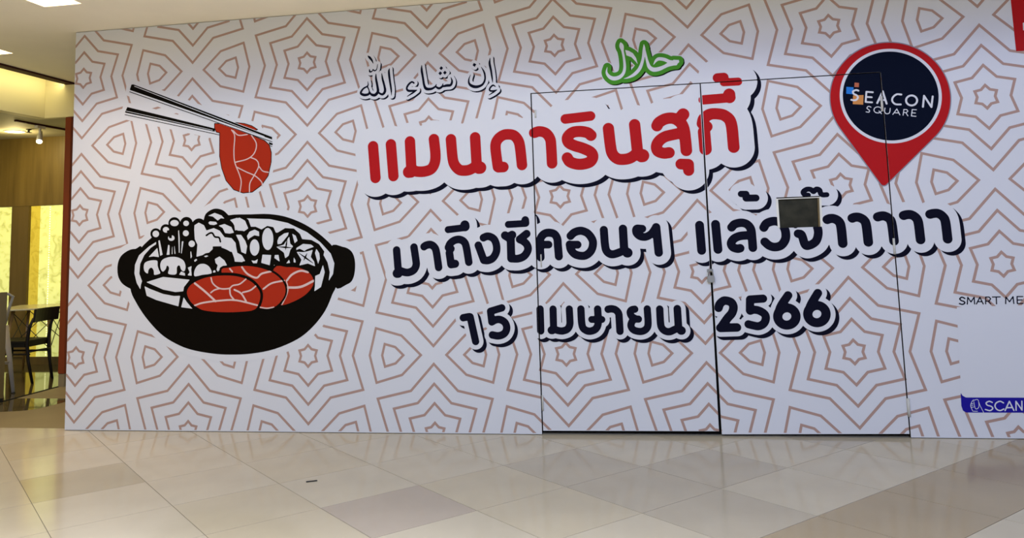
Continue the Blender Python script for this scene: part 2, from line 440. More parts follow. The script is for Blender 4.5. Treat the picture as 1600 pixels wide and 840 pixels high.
d2 = prism('door', [(GX_M + 0.009, 0.014), (GX_R - .004, 0.027), (GX_R - .004, GZ_T - .0035), (GX_M + 0.004, GZ_T - .0035)], [rect(hx0, hx1, hz0, hz1)], 0.0, TH - .01, m_white, hoard, 'y', m_edge)
d2['label'] = 'right leaf of the white printed double door, with a small viewing panel'
vp = boxo('viewing_panel', hx0 - .02, hx1 + .02, 0.016, 0.024, hz0 - .02, hz1 + .02, m_board, d2); vp['label'] = 'dark smoky board in the cut-out'
def wquad(name, px, y0, y1, m, parent):
    return prism(name, [W(*p) for p in px], [], y0, y1, m, parent)
wquad('panel_edge', [(1212.2, 311.5), (1215.5, 311.3), (1218.6, 355.5), (1215.2, 355.8)], -0.004, 0.03, m_whitemetal, d2)
wquad('panel_edge', [(1280.0, 309.0), (1283.2, 308.9), (1285.2, 353.6), (1281.8, 353.8)], -0.004, 0.03, m_whitemetal, d2)
wquad('panel_edge', [(1277.6, 309.3), (1280.0, 309.0), (1281.8, 353.8), (1279.4, 354)], 0.004, 0.03, m_wood2, d2)
wquad('panel_edge', [(1211.5, 310.2), (1282.8, 307.4), (1282.9, 308.6), (1212, 311.6)], -0.003, 0.03, m_whitemetal, d2)
for px, py0, py1, w_, par in ((837, 172, 184, 2.2, d1), (848.5, 617, 641, 2.2, d1), (846, 397, 417, 1.6, d1), (1378.5, 150, 174, 2.6, d2), (1398, 372, 397, 2.6, d2), (1420.5, 622, 650, 3.4, d2)):
    a, b = W(px, py1), W(px, py0); k = w_ / 215 / 2
    tubeo('hinge', [(a[0], -0.004, a[1]), (a[0], -0.004, b[1])], k * 1.3, m_galv, par, 8)
pl = W(1110, 429)
hs = boxo('hasp', pl[0] - 0.022, pl[0] + 0.020, -0.006, 0.0, pl[1] + 0.018, pl[1] + 0.040, m_steel, d1, 0.001); hs['label'] = 'galvanised hasp across the door gap'
tubeo('staple', [(pl[0], 0, pl[1] + .03), (pl[0], -.018, pl[1] + .03)], 0.006, m_galv, d1, 8)
lock = thing('padlock', 'small grey padlock hanging on the hasp between the two door leaves', 'padlock', (pl[0], -0.022, pl[1] - 0.03))
boxo('body', -.024, .024, -.011, .011, -.022, .026, m_steel, lock, 0.004)
tubeo('shackle', [(-.015, 0, .02), (-.015, 0, .045), (-.010, 0, .057), (0, 0, .062), (.010, 0, .057), (.015, 0, .045), (.015, 0, .02)], 0.0042, m_steel, lock, 8)

# repeating star pattern: rings of six-pointed stars and rounded triangles on a hexagonal lattice
bm = bmesh.new(); YP = -0.0005; hw = 0.0079 * A
def ring(cx, cz, n, r, rot, q, k):
    """closed line band: n corners at radius r, mid vertices at q*r; k turns half width into radius change"""
    vi, vo = [], []
    for i in range(2 * n):
        t = rot + math.pi * i / n; f = 1.0 if i % 2 == 0 else q
        for lst, s in ((vi, -1), (vo, 1)):
            rr = (r + s * hw / k) * f; lst.append(bm.verts.new((cx + rr * math.cos(t), YP, cz + rr * math.sin(t))))
    for i in range(2 * n):
        j = (i + 1) % (2 * n); bm.faces.new((vi[i], vo[i], vo[j], vi[j]))
for i in range(-1, 10):
    for j in range(-1, 4):
        cx, cz = i * A * math.sqrt(3) / 2, (j + (0.5 if i % 2 else 0) + ZF) * A
        for fr in (0.141, 0.387, 0.633, 0.885): ring(cx, cz, 6, fr * A / 2, math.pi / 2, 0.71, 0.664)
        for s, rot in ((1, 0), (-1, math.pi)):
            for r in (0.084, 0.203): ring(cx + s * A / math.sqrt(3), cz, 3, r * A, rot, 0.72, 0.698)
def cutbm(co, no, clear):
    bmesh.ops.bisect_plane(bm, geom=bm.verts[:] + bm.edges[:] + bm.faces[:], plane_co=co, plane_no=no, clear_outer=clear)
cutbm((HX0, 0, 0), (-1, 0, 0), True); cutbm((HX1, 0, 0), (1, 0, 0), True); cutbm((0, 0, HZ1 - .002), (0, 0, 1), True); cutbm((0, 0, 0.012), (0, 0, -1), True)
for (a, b, c, e) in CUTS:
    for co, no in (((a, 0, 0), (1, 0, 0)), ((b, 0, 0), (1, 0, 0)), ((0, 0, c), (0, 0, 1)), ((0, 0, e), (0, 0, 1))): cutbm(co, no, False)
    dead = [f for f in bm.faces if a < f.calc_center_median().x < b and c < f.calc_center_median().z < e]
    bmesh.ops.delete(bm, geom=dead, context='FACES')
pat = finish('pattern_print', bm, m_rose, hoard); pat['label'] = 'rose brown star line pattern printed over the white'; pat['kind'] = 'stuff'

# ---- headline
a = Art(545, 90, 1215, 345, 0.005); d = a.new()
a.at(560, 160, 5)
for s in ([(115, 343), (134, 588)], [(254, 328), (274, 574)]): a.stroke(d, s, 83)
a.stroke(d, [(403, 305), (408, 400), (414, 520)], 83); a.stroke(d, [(393, 543), (412, 541)], 92)
a.stroke(d, [(425, 530), (465, 540), (520, 538), (570, 518), (597, 470), (602, 400), (590, 287)], 83)
a.stroke(d, [(723, 288), (735, 425), (750, 483), (785, 523), (825, 532), (870, 525), (915, 500)], 83); a.stroke(d, [(912, 273), (925, 500)], 83); a.stroke(d, [(942, 510), (952, 509)], 96)
a.stroke(d, [(1133, 504), (1095, 506)], 83); a.stroke(d, [(1090, 503), (1081, 440), (1071, 340), (1088, 290), (1128, 257), (1170, 249), (1215, 258), (1248, 295), (1263, 350), (1278, 488)], 83)
a.stroke(d, [(1374, 237), (1415, 226), (1465, 240), (1498, 285), (1506, 345), (1513, 475)], 83)
a.at(800, 140, 5)
a.stroke(d, [(617, 357), (590, 336), (530, 326), (472, 335), (434, 372), (442, 412), (485, 436), (555, 458), (615, 488), (631, 525), (610, 563), (555, 581), (500, 580), (452, 562), (432, 533)], 88)
a.stroke(d, [(417, 229), (613, 206)], 76)
a.stroke(d, [(753, 303), (768, 430), (783, 498), (820, 537), (868, 545), (925, 533), (980, 495)], 88); a.stroke(d, [(958, 273), (980, 480)], 88); a.stroke(d, [(1012, 516), (1020, 515)], 104)
a.stroke(d, [(1133, 282), (1150, 255), (1200, 228), (1258, 224), (1308, 248), (1340, 300), (1354, 390), (1362, 475)], 90)
a.stroke(d, [(1337, 193), (1300, 240)], 96)
a.stroke(d, [(1325, 338), (1265, 350), (1195, 368), (1148, 402), (1129, 442), (1140, 480), (1185, 496), (1227, 492)], 88)
a.stroke(d, [(1320, 581), (1378, 583), (1380, 631)], 86, False)
a.at(960, 105, 5)
a.stroke(d, [(700, 505), (712, 640)], 96); a.stroke(d, [(688, 440), (700, 400), (745, 368), (805, 364), (865, 380), (912, 440), (932, 625)], 90); a.stroke(d, [(695, 440), (722, 464)], 88)
a.stroke(d, [(695, 255), (895, 238)], 76); a.stroke(d, [(897, 211), (900, 236)], 92)
a.stroke(d, [(805, 83), (854, 79)], 74); a.stroke(d, [(855, 118), (966, 112)], 64)
a.mesh([(a.shift(d - 0.103, 0.027, -0.027), m_ink, 0.0008), (d - 0.103, m_white, 0.0011), (d, m_red, 0.0014)], 'headline_lettering', hoard, 'big red Thai headline with white outline and black shadow')

# ---- second line
a = Art(590, 265, 1525, 460, 0.0048); d = a.new()
a.at(600, 320, 6.6667)
a.stroke(d, [(132, 470), (150, 690)], 80); a.stroke(d, [(136, 712), (150, 711)], 94)
a.stroke(d, [(185, 690), (225, 702), (265, 700), (312, 675), (336, 625), (331, 560), (313, 440)], 80)
a.stroke(d, [(418, 434), (440, 420), (485, 413), (525, 438), (546, 490), (570, 650)], 80)
a.stroke(d, [(672, 445), (690, 402), (735, 368), (790, 360), (838, 388), (860, 450), (884, 595)], 80); a.stroke(d, [(672, 440), (698, 456)], 80); a.stroke(d, [(682, 500), (698, 612)], 82); a.stroke(d, [(700, 618), (742, 612)], 84)
a.stroke(d, [(668, 257), (835, 237)], 72); a.stroke(d, [(843, 210), (845, 225)], 98)
a.stroke(d, [(983, 420), (1040, 575)], 80, False); a.stroke(d, [(1040, 575), (1085, 577), (1135, 552), (1170, 490), (1172, 420), (1148, 358), (1105, 330), (1070, 327), (1036, 341)], 80)
a.stroke(d, [(1262, 318), (1290, 335), (1335, 312)], 88, False); a.stroke(d, [(1320, 345), (1326, 556)], 86); a.stroke(d, [(1326, 558), (1400, 558), (1462, 530), (1499, 470), (1490, 415), (1450, 376), (1414, 359)], 82); a.stroke(d, [(1414, 357), (1486, 300)], 82)
a.stroke(d, [(1295, 203), (1472, 193)], 72); a.stroke(d, [(1472, 157), (1475, 188)], 80)
a.at(820, 320, 6.6667)
a.stroke(d, [(165, 545), (157, 400), (166, 345), (200, 303), (248, 289), (306, 302), (338, 350), (345, 420), (355, 535)], 85); a.stroke(d, [(190, 413), (248, 413)], 80)
a.stroke(d, [(477, 322), (510, 290), (555, 272), (600, 271), (658, 298), (703, 360), (709, 420), (688, 480), (640, 522), (588, 530), (522, 512), (480, 465), (468, 412)], 85); a.stroke(d, [(470, 414), (550, 414)], 82)
a.stroke(d, [(823, 260), (835, 410), (850, 475), (885, 508), (930, 512), (990, 492)], 85); a.stroke(d, [(1022, 248), (1036, 480)], 88); a.stroke(d, [(1066, 497), (1072, 497)], 102)
a.stroke(d, [(1224, 248), (1165, 247), (1163, 290), (1200, 325), (1258, 332), (1318, 300), (1362, 240)], 82); a.stroke(d, [(1368, 232), (1395, 496)], 88)
a.at(1070, 280, 6.6667)
for s in ([(153, 477), (175, 740)], [(320, 468), (345, 730)]): a.stroke(d, s, 92)
a.stroke(d, [(487, 500), (520, 467), (590, 452), (650, 470), (688, 520), (699, 600), (708, 712)], 90); a.stroke(d, [(665, 582), (575, 590), (512, 618), (482, 665), (500, 706), (548, 722), (576, 717)], 90)
a.stroke(d, [(586, 153), (638, 153)], 68); a.stroke(d, [(638, 196), (740, 194)], 74)
a.stroke(d, [(822, 502), (850, 460), (910, 437), (965, 440), (1015, 470), (1047, 540), (1048, 620), (1005, 685), (940, 705), (880, 690), (833, 651)], 92)
a.stroke(d, [(1150, 466), (1200, 422), (1280, 408), (1350, 440), (1386, 520), (1386, 590), (1360, 650), (1300, 686), (1253, 682), (1217, 580), (1180, 566)], 90)
a.stroke(d, [(1285, 165), (1250, 162), (1233, 132), (1268, 105), (1312, 106), (1340, 128), (1370, 102), (1403, 112), (1415, 150), (1440, 162), (1478, 160)], 54)
a.at(1270, 290, 6.6667)
for s in ([(150, 352), (178, 342), (222, 344), (270, 372), (293, 430), (311, 600)], [(410, 338), (440, 328), (482, 330), (530, 357), (556, 412), (577, 587)], [(675, 325), (705, 316), (747, 316), (798, 345), (822, 400), (845, 575)],
          [(945, 310), (975, 302), (1022, 302), (1070, 330), (1098, 385), (1121, 562)], [(1220, 297), (1252, 289), (1302, 289), (1350, 318), (1380, 375), (1403, 555)]): a.stroke(d, s, 98)
a.mesh([(a.shift(d - 0.056, 0.024, -0.024), m_ink, 0.0017), (d - 0.056, m_white, 0.0020), (d, m_ink, 0.0023)], 'announcement_lettering', hoard, 'second line of Thai lettering in navy black with white outline')

# ---- date line
a = Art(700, 430, 1330, 570, 0.0046); d = a.new()
a.at(710, 450, 6.6667)
a.stroke(d, [(92, 307), (150, 296), (163, 297)], 76); a.stroke(d, [(165, 298), (222, 553)], 78, False)
a.stroke(d, [(495, 204), (376, 240), (390, 350)], 76, False); a.stroke(d, [(390, 350), (432, 328), (480, 327), (528, 358), (546, 415), (522, 470), (462, 495), (396, 486)], 78)
a.stroke(d, [(893, 217), (900, 443)], 78)
a.stroke(d, [(1028, 217), (1034, 425)], 76); a.stroke(d, [(1012, 437), (1020, 437)], 84); a.stroke(d, [(1050, 430), (1090, 442), (1130, 444), (1178, 425), (1202, 380), (1203, 320), (1197, 217)], 76)
a.stroke(d, [(1318, 217), (1325, 350), (1340, 412), (1378, 441), (1420, 446), (1468, 427), (1494, 385), (1498, 320), (1492, 217)], 78); a.stroke(d, [(1430, 325), (1537, 325)], 72)
a.at(900, 450, 6.6667)
a.stroke(d, [(335, 219), (368, 214), (410, 224), (443, 260), (450, 315), (458, 447)], 78)
a.stroke(d, [(742, 215), (751, 365), (736, 418), (695, 446), (645, 448), (595, 430), (572, 388), (588, 340), (615, 322), (650, 321)], 76); a.stroke(d, [(612, 218), (580, 225), (564, 250), (578, 290), (615, 315)], 76)
a.stroke(d, [(872, 217), (880, 360), (895, 415), (932, 446), (978, 451), (1030, 428)], 78); a.stroke(d, [(1055, 213), (1068, 420)], 80); a.stroke(d, [(1093, 440), (1099, 440)], 90)
a.at(1100, 430, 6.6667)
a.stroke(d, [(150, 337), (165, 297), (200, 266), (235, 263), (285, 282), (306, 330), (290, 392), (245, 445), (178, 540)], 90); a.stroke(d, [(170, 546), (342, 541)], 90)
a.stroke(d, [(614, 241), (479, 250), (478, 365)], 86, False); a.stroke(d, [(480, 368), (520, 357), (575, 367), (630, 402), (643, 448), (622, 500), (570, 528), (510, 520), (463, 508)], 86)
for (cx, cy, tx, ty, mx, my) in ((862, 427, 875, 207, 800, 320), (1175, 402, 1185, 183, 1115, 300)):
    a.stroke(d, [(tx, ty), (mx, my), (cx - 96, cy - 5)], 88)
    a.stroke(d, [(cx + 95 * math.cos(t), cy + 90 * math.sin(t)) for t in np.linspace(0, 2 * math.pi, 13)[:-1]], 96, True, True)
a.mesh([(a.shift(d - 0.031, 0.025, -0.024), m_ink, 0.0026), (d - 0.031, m_white, 0.0029), (d, m_ink, 0.0032)], 'date_lettering', hoard, 'third line of lettering, an opening date in Thai and digits')

# ---- calligraphy at the top
a = Art(550, 70, 800, 175, 0.0025); d = a.new()
a.at(555, 75, 9.3333)
a.stroke(d, [(500, 300, 10), (492, 350, 30), (505, 470, 30), (525, 600, 26), (530, 692, 6)])
a.stroke(d, [(388, 372, 10), (400, 450, 28), (428, 560, 32), (435, 630, 38), (400, 675, 34), (350, 655, 26), (330, 615, 14)])
a.stroke(d, [(303, 380, 12), (305, 450, 30), (325, 560, 34), (332, 635, 40), (290, 685, 44), (235, 676, 34), (212, 640, 16)])
a.stroke(d, [(186, 488, 8), (185, 550, 20), (120, 592, 26), (82, 655, 32), (130, 684, 40), (195, 672, 34), (205, 625, 18), (178, 560, 20)])
a.stroke(d, [(208, 312, 12), (215, 345, 26), (246, 340, 16), (260, 310, 10)]); a.stroke(d, [(262, 312, 12), (280, 330, 20), (312, 314, 14), (328, 236, 8)])
a.stroke(d, [(186, 115, 10), (212, 140, 34), (244, 180, 26), (265, 228, 6)])
a.at(630, 80, 10)
a.stroke(d, [(168, 496, 26), (135, 480, 28), (85, 520, 32), (56, 578, 30), (80, 616, 36), (150, 618, 34), (214, 608, 12)]); a.stroke(d, [(214, 610, 10), (150, 650, 26), (66, 705, 12)])
a.stroke(d, [(290, 222, 12), (290, 300, 34), (310, 420, 34), (328, 530, 36), (362, 586, 46), (440, 588, 38), (498, 555, 28), (520, 518, 12)])
a.stroke(d, [(505, 552, 26), (560, 580, 38), (608, 552, 32), (622, 508, 12)]); a.stroke(d, [(615, 552, 28), (680, 536, 42), (742, 528, 38), (764, 470, 30), (746, 408, 10)])
for cx, cy in ((595, 265), (652, 335), (580, 345)): a.poly(d, [(cx, cy - 32), (cx + 30, cy - 2), (cx, cy + 32), (cx - 30, cy + 2)])
a.stroke(d, [(1052, 368, 8), (1026, 440, 20), (1032, 505, 34), (1080, 545, 46), (1150, 556, 46), (1228, 528, 36), (1270, 470, 30), (1280, 400, 28), (1262, 320, 26), (1220, 248, 8)])
a.poly(d, [(1105, 182), (1144, 205), (1118, 246), (1084, 220)])
a.stroke(d, [(1357, 108, 10), (1350, 190, 34), (1372, 300, 32), (1390, 420, 24), (1400, 492, 6)])
a.stroke(d, [(1440, 550, 16), (1402, 532, 26), (1362, 568, 28), (1350, 608, 26), (1390, 622, 28), (1466, 603, 10)]); a.stroke(d, [(1466, 605, 8), (1410, 640, 22), (1340, 685, 10)])
a.mesh([(a.shift(d - 0.022, 0.010, -0.010), m_ink, 0.0008), (d - 0.022, m_white, 0.0011), (d, m_ink, 0.0014)], 'calligraphy_lettering', hoard, 'black Arabic calligraphy with white outline at the top')

# ---- green emblem
a = Art(925, 45, 1085, 145, 0.0025); d = a.new(); a.at(930, 50, 9.3333)
a.stroke(d, [(370, 152, 6), (383, 205, 62), (400, 280, 34), (422, 400, 34), (430, 520, 40), (408, 605, 44), (350, 660, 54), (270, 678, 58), (205, 650, 48), (166, 590, 28), (176, 510, 4)])
a.poly(d, [(438, 262), (490, 275), (550, 310), (597, 380), (622, 475), (590, 430), (530, 368), (455, 340)])
a.stroke(d, [(710, 178, 4), (712, 260, 40), (695, 400, 40), (650, 530, 48), (570, 618, 46), (480, 665, 24), (418, 680, 4)])
a.stroke(d, [(722, 260, 20), (738, 340, 30), (757, 420, 36), (790, 510, 52), (850, 548, 62), (930, 538, 60), (1010, 505, 50), (1070, 475, 60), (1150, 450, 70), (1205, 432, 40)])
a.poly(d, [(1140, 405), (1222, 408), (1190, 485), (1120, 490)])
a.stroke(d, [(850, 476, 6), (885, 420, 34), (930, 392, 48), (1010, 402, 50), (1080, 432, 50), (1150, 445, 60)])
a.cut(d, [(845, 490), (890, 452), (950, 438), (1032, 462), (960, 487), (885, 494)])
e = a.new(); e = np.minimum(e, d - 0.030)
a.cut(e, [(505, 412), (578, 488), (525, 552), (508, 545)])
a.mesh([(e - 0.006, m_white, 0.0006), (a.shift(e, 0.0075, -0.0075), m_black, 0.0009), (e, m_green, 0.0012), (d, m_white, 0.0015)], 'emblem_lettering', hoard, 'white Arabic word outlined in green')

# ---- location pin
a = Art(1280, 50, 1500, 305, 0.0035); a.at(0, 0, 1)
cl, cr, ct = W(1298, 165), W(1484.5, 150), W(1391, 66.5)
RO = (cr[0] - cl[0]) / 2; cx = (cr[0] + cl[0]) / 2; cz = ct[1] - RO; tip = W(1381, 289.5)
def circ(r, ox=0, oz=0): return np.hypot(a.xs[None, :] - cx - ox, a.zs[:, None] - cz - oz) - r
tr = 0.022; tc = np.array([tip[0], tip[1] + tr]); v = tc - np.array([cx, cz]); L = np.hypot(*v); th = math.acos((RO - tr) / L); b0 = math.atan2(v[1], v[0])
tp = [np.array([cx, cz]) + RO * np.array([math.cos(b0 + s * th), math.sin(b0 + s * th)]) for s in (1, -1)] + [tc + tr * np.array([math.cos(b0 + s * th), math.sin(b0 + s * th)]) for s in (-1, 1)]
ja, ia, dd = a.poly_d(tp); d = circ(RO); d[ja, ia] = np.minimum(d[ja, ia], dd); d = np.minimum(d, np.hypot(a.xs[None, :] - tc[0], a.zs[:, None] - tc[1]) - tr)
nl, nr, nt = W(1316.5, 150), W(1466.5, 150), W(1391, 80.5)
rn = (nr[0] - nl[0]) / 2; ox = (nr[0] + nl[0]) / 2 - cx; oz = nt[1] - rn - cz
m_shade = mat('grey_print_shadow', (0.20, 0.19, 0.22), 0.5, 0.3)
a.mesh([(d - 0.007, m_shade, 0.0026), (d, m_red, 0.0029), (circ(rn + 0.020, ox, oz), m_white, 0.0032), (circ(rn, ox, oz), m_logo_navy, 0.0035)], 'pin_print', hoard, 'red location pin with a navy disc')
a = Art(1315, 120, 1470, 190, 0.0016); a.at(1300, 110, 8); d = a.new(); q = a.new(); o3 = a.new(); o4 = a.new()
a.stroke(d, [(328, 254), (300, 246), (262, 262), (268, 292), (305, 312), (322, 336), (305, 366), (275, 374), (240, 368)], 23)
a.stroke(d, [(508, 274), (428, 268), (418, 394), (498, 400)], 22, False); a.stroke(d, [(424, 331), (494, 336)], 22)
a.stroke(d, [(563, 408), (632, 262), (680, 416)], 24, False); a.stroke(d, [(592, 366), (664, 372)], 20)
a.stroke(d, [(864, 302), (805, 300), (758, 338), (752, 385), (790, 422), (856, 426)], 23)
a.stroke(d, [(992 + 69 * math.cos(t), 376 + 62 * math.sin(t)) for t in np.linspace(0, 6.2832, 13)[:-1]], 24, True, True)
a.stroke(d, [(1134, 455), (1148, 318), (1240, 458), (1256, 326)], 24, False)
for s, w_ in (([(485, 460), (455, 449), (434, 470), (450, 487), (468, 503), (458, 522), (424, 518)], 11), ([(570 + 48 * math.cos(t), 494 + 38 * math.sin(t)) for t in np.linspace(0, 6.2832, 13)], 11), ([(660, 470), (655, 515), (675, 541), (710, 536), (722, 510), (725, 474)], 11)): a.stroke(d, s, w_)
for s in ([(585, 508), (615, 540)], [(758, 550), (808, 482), (846, 556)], [(776, 530), (834, 532)], [(886, 560), (896, 488), (932, 490), (946, 510), (926, 528), (892, 526)], [(920, 528), (946, 568)], [(1052, 492), (1000, 489), (990, 570), (1046, 574)], [(994, 530), (1040, 533)]): a.stroke(d, s, 11, False)
a.poly(q, [(178, 206), (268, 212), (264, 298), (176, 292)]); a.poly(o3, [(280, 153), (336, 157), (333, 211), (277, 208)]); a.poly(o4, [(262, 312), (392, 308), (388, 428), (258, 422)])
a.mesh([(q, m_logo_blue, 0.0038), (o3, m_logo_rust, 0.0038), (o4, m_logo_orange, 0.0038), (d, m_white, 0.0041)], 'logo_lettering', hoard, 'white mall name with coloured squares on the navy disc')

# ---- menu sign (its code square stays blank) and red sign at the edge
a = Art(1485, 445, 1690, 660, 0.0028); a.at(1480, 450, 4); d = a.new(); q = a.new(); e = a.new(); t_ = a.new()
a.poly(q, [(60, 118), (700, 100), (720, 690), (100, 690), (88, 650), (72, 400)])
a.poly(e, [(84, 655), (740, 655), (740, 778), (118, 776), (98, 764), (88, 735)]); 
f = a.new(); a.poly(f, [(66, 120), (760, 100), (760, 684), (116, 682), (95, 670), (84, 652)])
e = np.maximum(e, -f)
for s in ([(110, 64), (92, 56), (78, 66), (88, 77), (105, 83), (109, 93), (95, 101), (76, 96)],): a.stroke(t_, s, 8.5)
for s in ([(125, 100), (128, 56), (148, 86), (168, 56), (171, 99)], [(182, 99), (204, 56), (225, 99)], [(191, 84), (217, 84)], [(240, 98), (240, 55), (262, 55), (271, 66), (262, 80), (241, 81)], [(256, 80), (272, 98)], [(282, 55), (331, 54)], [(306, 55), (308, 98)],
          [(365, 97), (366, 54), (389, 85), (411, 52), (416, 96)], [(472, 52), (436, 52), (438, 96), (474, 95)], [(437, 74), (468, 73)], [(492, 95), (491, 51), (527, 94), (526, 50)]): a.stroke(t_, s, 7, False)
a.stroke(t_, [(546, 50), (548, 80), (563, 93), (580, 84), (581, 49)], 8.5)
a.stroke(d, [(281, 713), (262, 706), (243, 716), (250, 730), (275, 738), (284, 751), (267, 764), (238, 757)], 8); a.stroke(d, [(351, 716), (330, 706), (306, 716), (298, 735), (308, 755), (330, 764), (353, 754)], 8)
for s in ([(361, 764), (388, 706), (416, 763)], [(372, 746), (405, 745)], [(430, 762), (429, 706), (467, 761), (466, 705)]): a.stroke(d, s, 8, False)
for s in ([(163, 697), (152, 712), (146, 735), (158, 765)], [(165, 700), (192, 697), (197, 742), (176, 752), (165, 705)], [(150, 722), (162, 720)], [(150, 732), (162, 731)], [(152, 743), (166, 742)], [(197, 712), (206, 735), (228, 777)], [(160, 768), (190, 768)]): a.stroke(d, s, 3.5)
a.mesh([(q, m_white, 0.0008), (e, m_blue, 0.0011), (t_, m_ink, 0.0011), (d, m_white, 0.0014)], 'menu_sign_print', hoard, 'blank white menu card with dark heading over a blue strip')
a = Art(1570, -60, 1700, 90, 0.004); a.at(0, 0, 1); d = a.new(); e = a.new()
a.poly(d, [(1574, -50), (1690, -70), (1698, 76), (1587.5, 80)]); a.poly(e, [(1598, 35.5), (1690, 30), (1691, 43), (1598.6, 47.5)])
a.mesh([(d, m_red, 0.0008), (e, m_white, 0.0011)], 'red_sign_print', hoard, 'red block of print at the right edge')

# ---- hot pot artwork
a = Art(165, 310, 575, 575, 0.0036)
C6, C7, C8 = (180, 320, 4.6667), (360, 320, 4.6667), (180, 400, 4.2105)
K = a.new(); a.at(0, 0, 1)
a.poly(K, [(204, 451), (211, 469), (227.5, 495), (251, 521), (275, 536.6), (299, 546), (332, 552), (360.5, 553.7), (394, 552), (429, 545), (465, 529.5), (489, 510), (508, 485.5), (519.7, 459), (525, 444),
           (523, 400), (521, 387), (510, 374.7), (493, 360.7), (471.5, 347.9), (445.7, 338.2), (420, 334.2), (392, 334.6), (358, 336), (345, 345), (312, 345), (285, 350), (262, 352), (243, 366), (219, 389), (203, 420)], True)
a.poly(K, [(222, 388.7), (212, 388.5), (201.4, 390.7), (189.6, 399.3), (184.2, 412), (184.3, 429.3), (190.7, 442.2), (203.5, 450.5), (215, 452)], True)
a.poly(K, [(517, 386.9), (535.8, 385.4), (548.6, 391.8), (554.3, 405), (554.6, 422.9), (550.8, 437), (542.2, 444), (523, 447)], True)
a.at(*C6)
for c, r in (((297, 210), 40), ((370, 180), 40), ((432, 133), 44), ((520, 133), 46), ((515, 205), 44), ((560, 283), 40), ((612, 150), 52)): a.ell(K, c, r)
a.stroke(K, [(655, 120), (672, 70), (725, 40), (780, 50), (820, 85)], 24)
a.poly(K, [(560, 130), (650, 110), (660, 75), (720, 45), (790, 60), (830, 80), (830, 160), (560, 200)])
Wh = a.new()
# left inner wall, enoki, sliced mushrooms, tofu
a.poly(Wh, [(302, 264), (245, 300), (172, 365), (142, 435), (138, 500), (155, 570), (186, 625), (192, 580), (200, 556), (180, 500), (186, 430), (215, 368), (262, 315), (302, 288)])
a.poly(Wh, [(310, 306), (236, 384), (280, 378), (324, 384)])
for p in ([(312, 258), (328, 252), (350, 364), (326, 376)], [(385, 285), (400, 292), (400, 365), (372, 368)], [(412, 288), (420, 288), (422, 362), (410, 362)], [(428, 286), (437, 300), (444, 360), (430, 360)],
          [(457, 188), (468, 176), (474, 240), (474, 352), (462, 352)], [(484, 262), (502, 262), (488, 358), (478, 356)], [(546, 340), (556, 330), (564, 378), (548, 400)], [(352, 240), (355, 250), (356, 300), (352, 290)]): a.poly(Wh, p)
for c, rx, ry in (((297, 211), 27, 27), ((371, 181), 26, 24), ((433, 132), 34, 26), ((518, 134), 24, 23), ((516, 206), 25, 25), ((410, 241), 27, 24), ((559, 283), 26, 27)): a.ell(Wh, c, rx, ry)
a.cut(Wh, [(395, 215), (412, 214), (410, 240), (396, 238)]); a.cut(Wh, [(380, 190), (400, 185), (400, 205), (385, 206)])
a.poly(Wh, [(206, 455), (215, 420), (255, 402), (308, 403), (313, 440), (322, 470), (332, 490), (326, 504), (284, 512), (279, 480), (264, 460), (247, 474), (240, 503), (215, 488)], True)
a.poly(Wh, [(327, 430), (345, 396), (392, 377), (450, 377), (498, 400), (516, 440), (512, 478), (495, 487), (478, 470), (468, 444), (454, 455), (447, 507), (386, 504), (391, 462), (380, 445), (372, 468), (350, 489), (332, 472)], True)
a.poly(Wh, [(480, 480), (512, 494), (514, 520), (462, 510)])
a.poly(Wh, [(526, 455), (562, 440), (558, 470), (562, 520), (522, 515), (540, 490)])
a.poly(Wh, [(578, 522), (577, 475), (605, 434), (650, 426), (690, 450), (706, 500), (640, 512)], True)
a.poly(Wh, [(724, 392), (762, 371), (800, 402), (820, 440), (772, 468), (748, 492), (736, 470), (745, 440), (730, 425)])
a.poly(Wh, [(712, 478), (730, 470), (738, 492), (712, 498)]); a.poly(Wh, [(640, 372), (668, 364), (690, 372), (660, 385)]); a.poly(Wh, [(572, 402), (592, 388), (604, 402), (580, 420)])
a.poly(Wh, [(218, 562), (350, 521), (550, 542), (505, 600), (500, 632), (440, 638), (350, 620)])
a.poly(Wh, [(210, 586), (255, 608), (350, 645), (430, 660), (478, 658), (464, 743), (300, 696), (228, 664)])
a.poly(Wh, [(499, 664), (525, 705), (572, 760), (478, 748)])
# leafy greens
a.poly(Wh, [(574, 180), (576, 146), (610, 125), (650, 145), (668, 182), (720, 165), (765, 185), (800, 232), (850, 238), (882, 275), (890, 345), (924, 362), (934, 420), (870, 416), (866, 390), (850, 345), (822, 340), (812, 350), (776, 328), (772, 304), (715, 305), (713, 345), (660, 355), (640, 368), (590, 382), (597, 290), (578, 250)])
a.poly(Wh, [(675, 130), (690, 116), (738, 120), (750, 140), (722, 150), (690, 147)]); a.poly(Wh, [(746, 150), (798, 135), (850, 158), (872, 205), (835, 212), (800, 208), (782, 170)])
a.poly(Wh, [(668, 80), (726, 54), (778, 74), (806, 104), (772, 100), (748, 118), (712, 88)])
a.poly(Wh, [(832, 108), (890, 90), (936, 118), (950, 150), (940, 192), (890, 190), (868, 145)])
a.at(*C7)
a.poly(Wh, [(8, 118), (66, 88), (110, 112), (135, 172), (100, 196), (66, 180), (32, 190), (26, 150)]); a.poly(Wh, [(36, 214), (80, 214), (112, 260), (126, 300), (116, 362), (78, 345), (62, 268)])
a.poly(Wh, [(0, 236), (38, 270), (54, 348), (88, 366), (114, 412), (60, 418), (30, 380)])
a.poly(Wh, [(138, 192), (178, 176), (212, 192), (214, 232), (176, 224), (142, 245), (128, 262), (118, 226)])
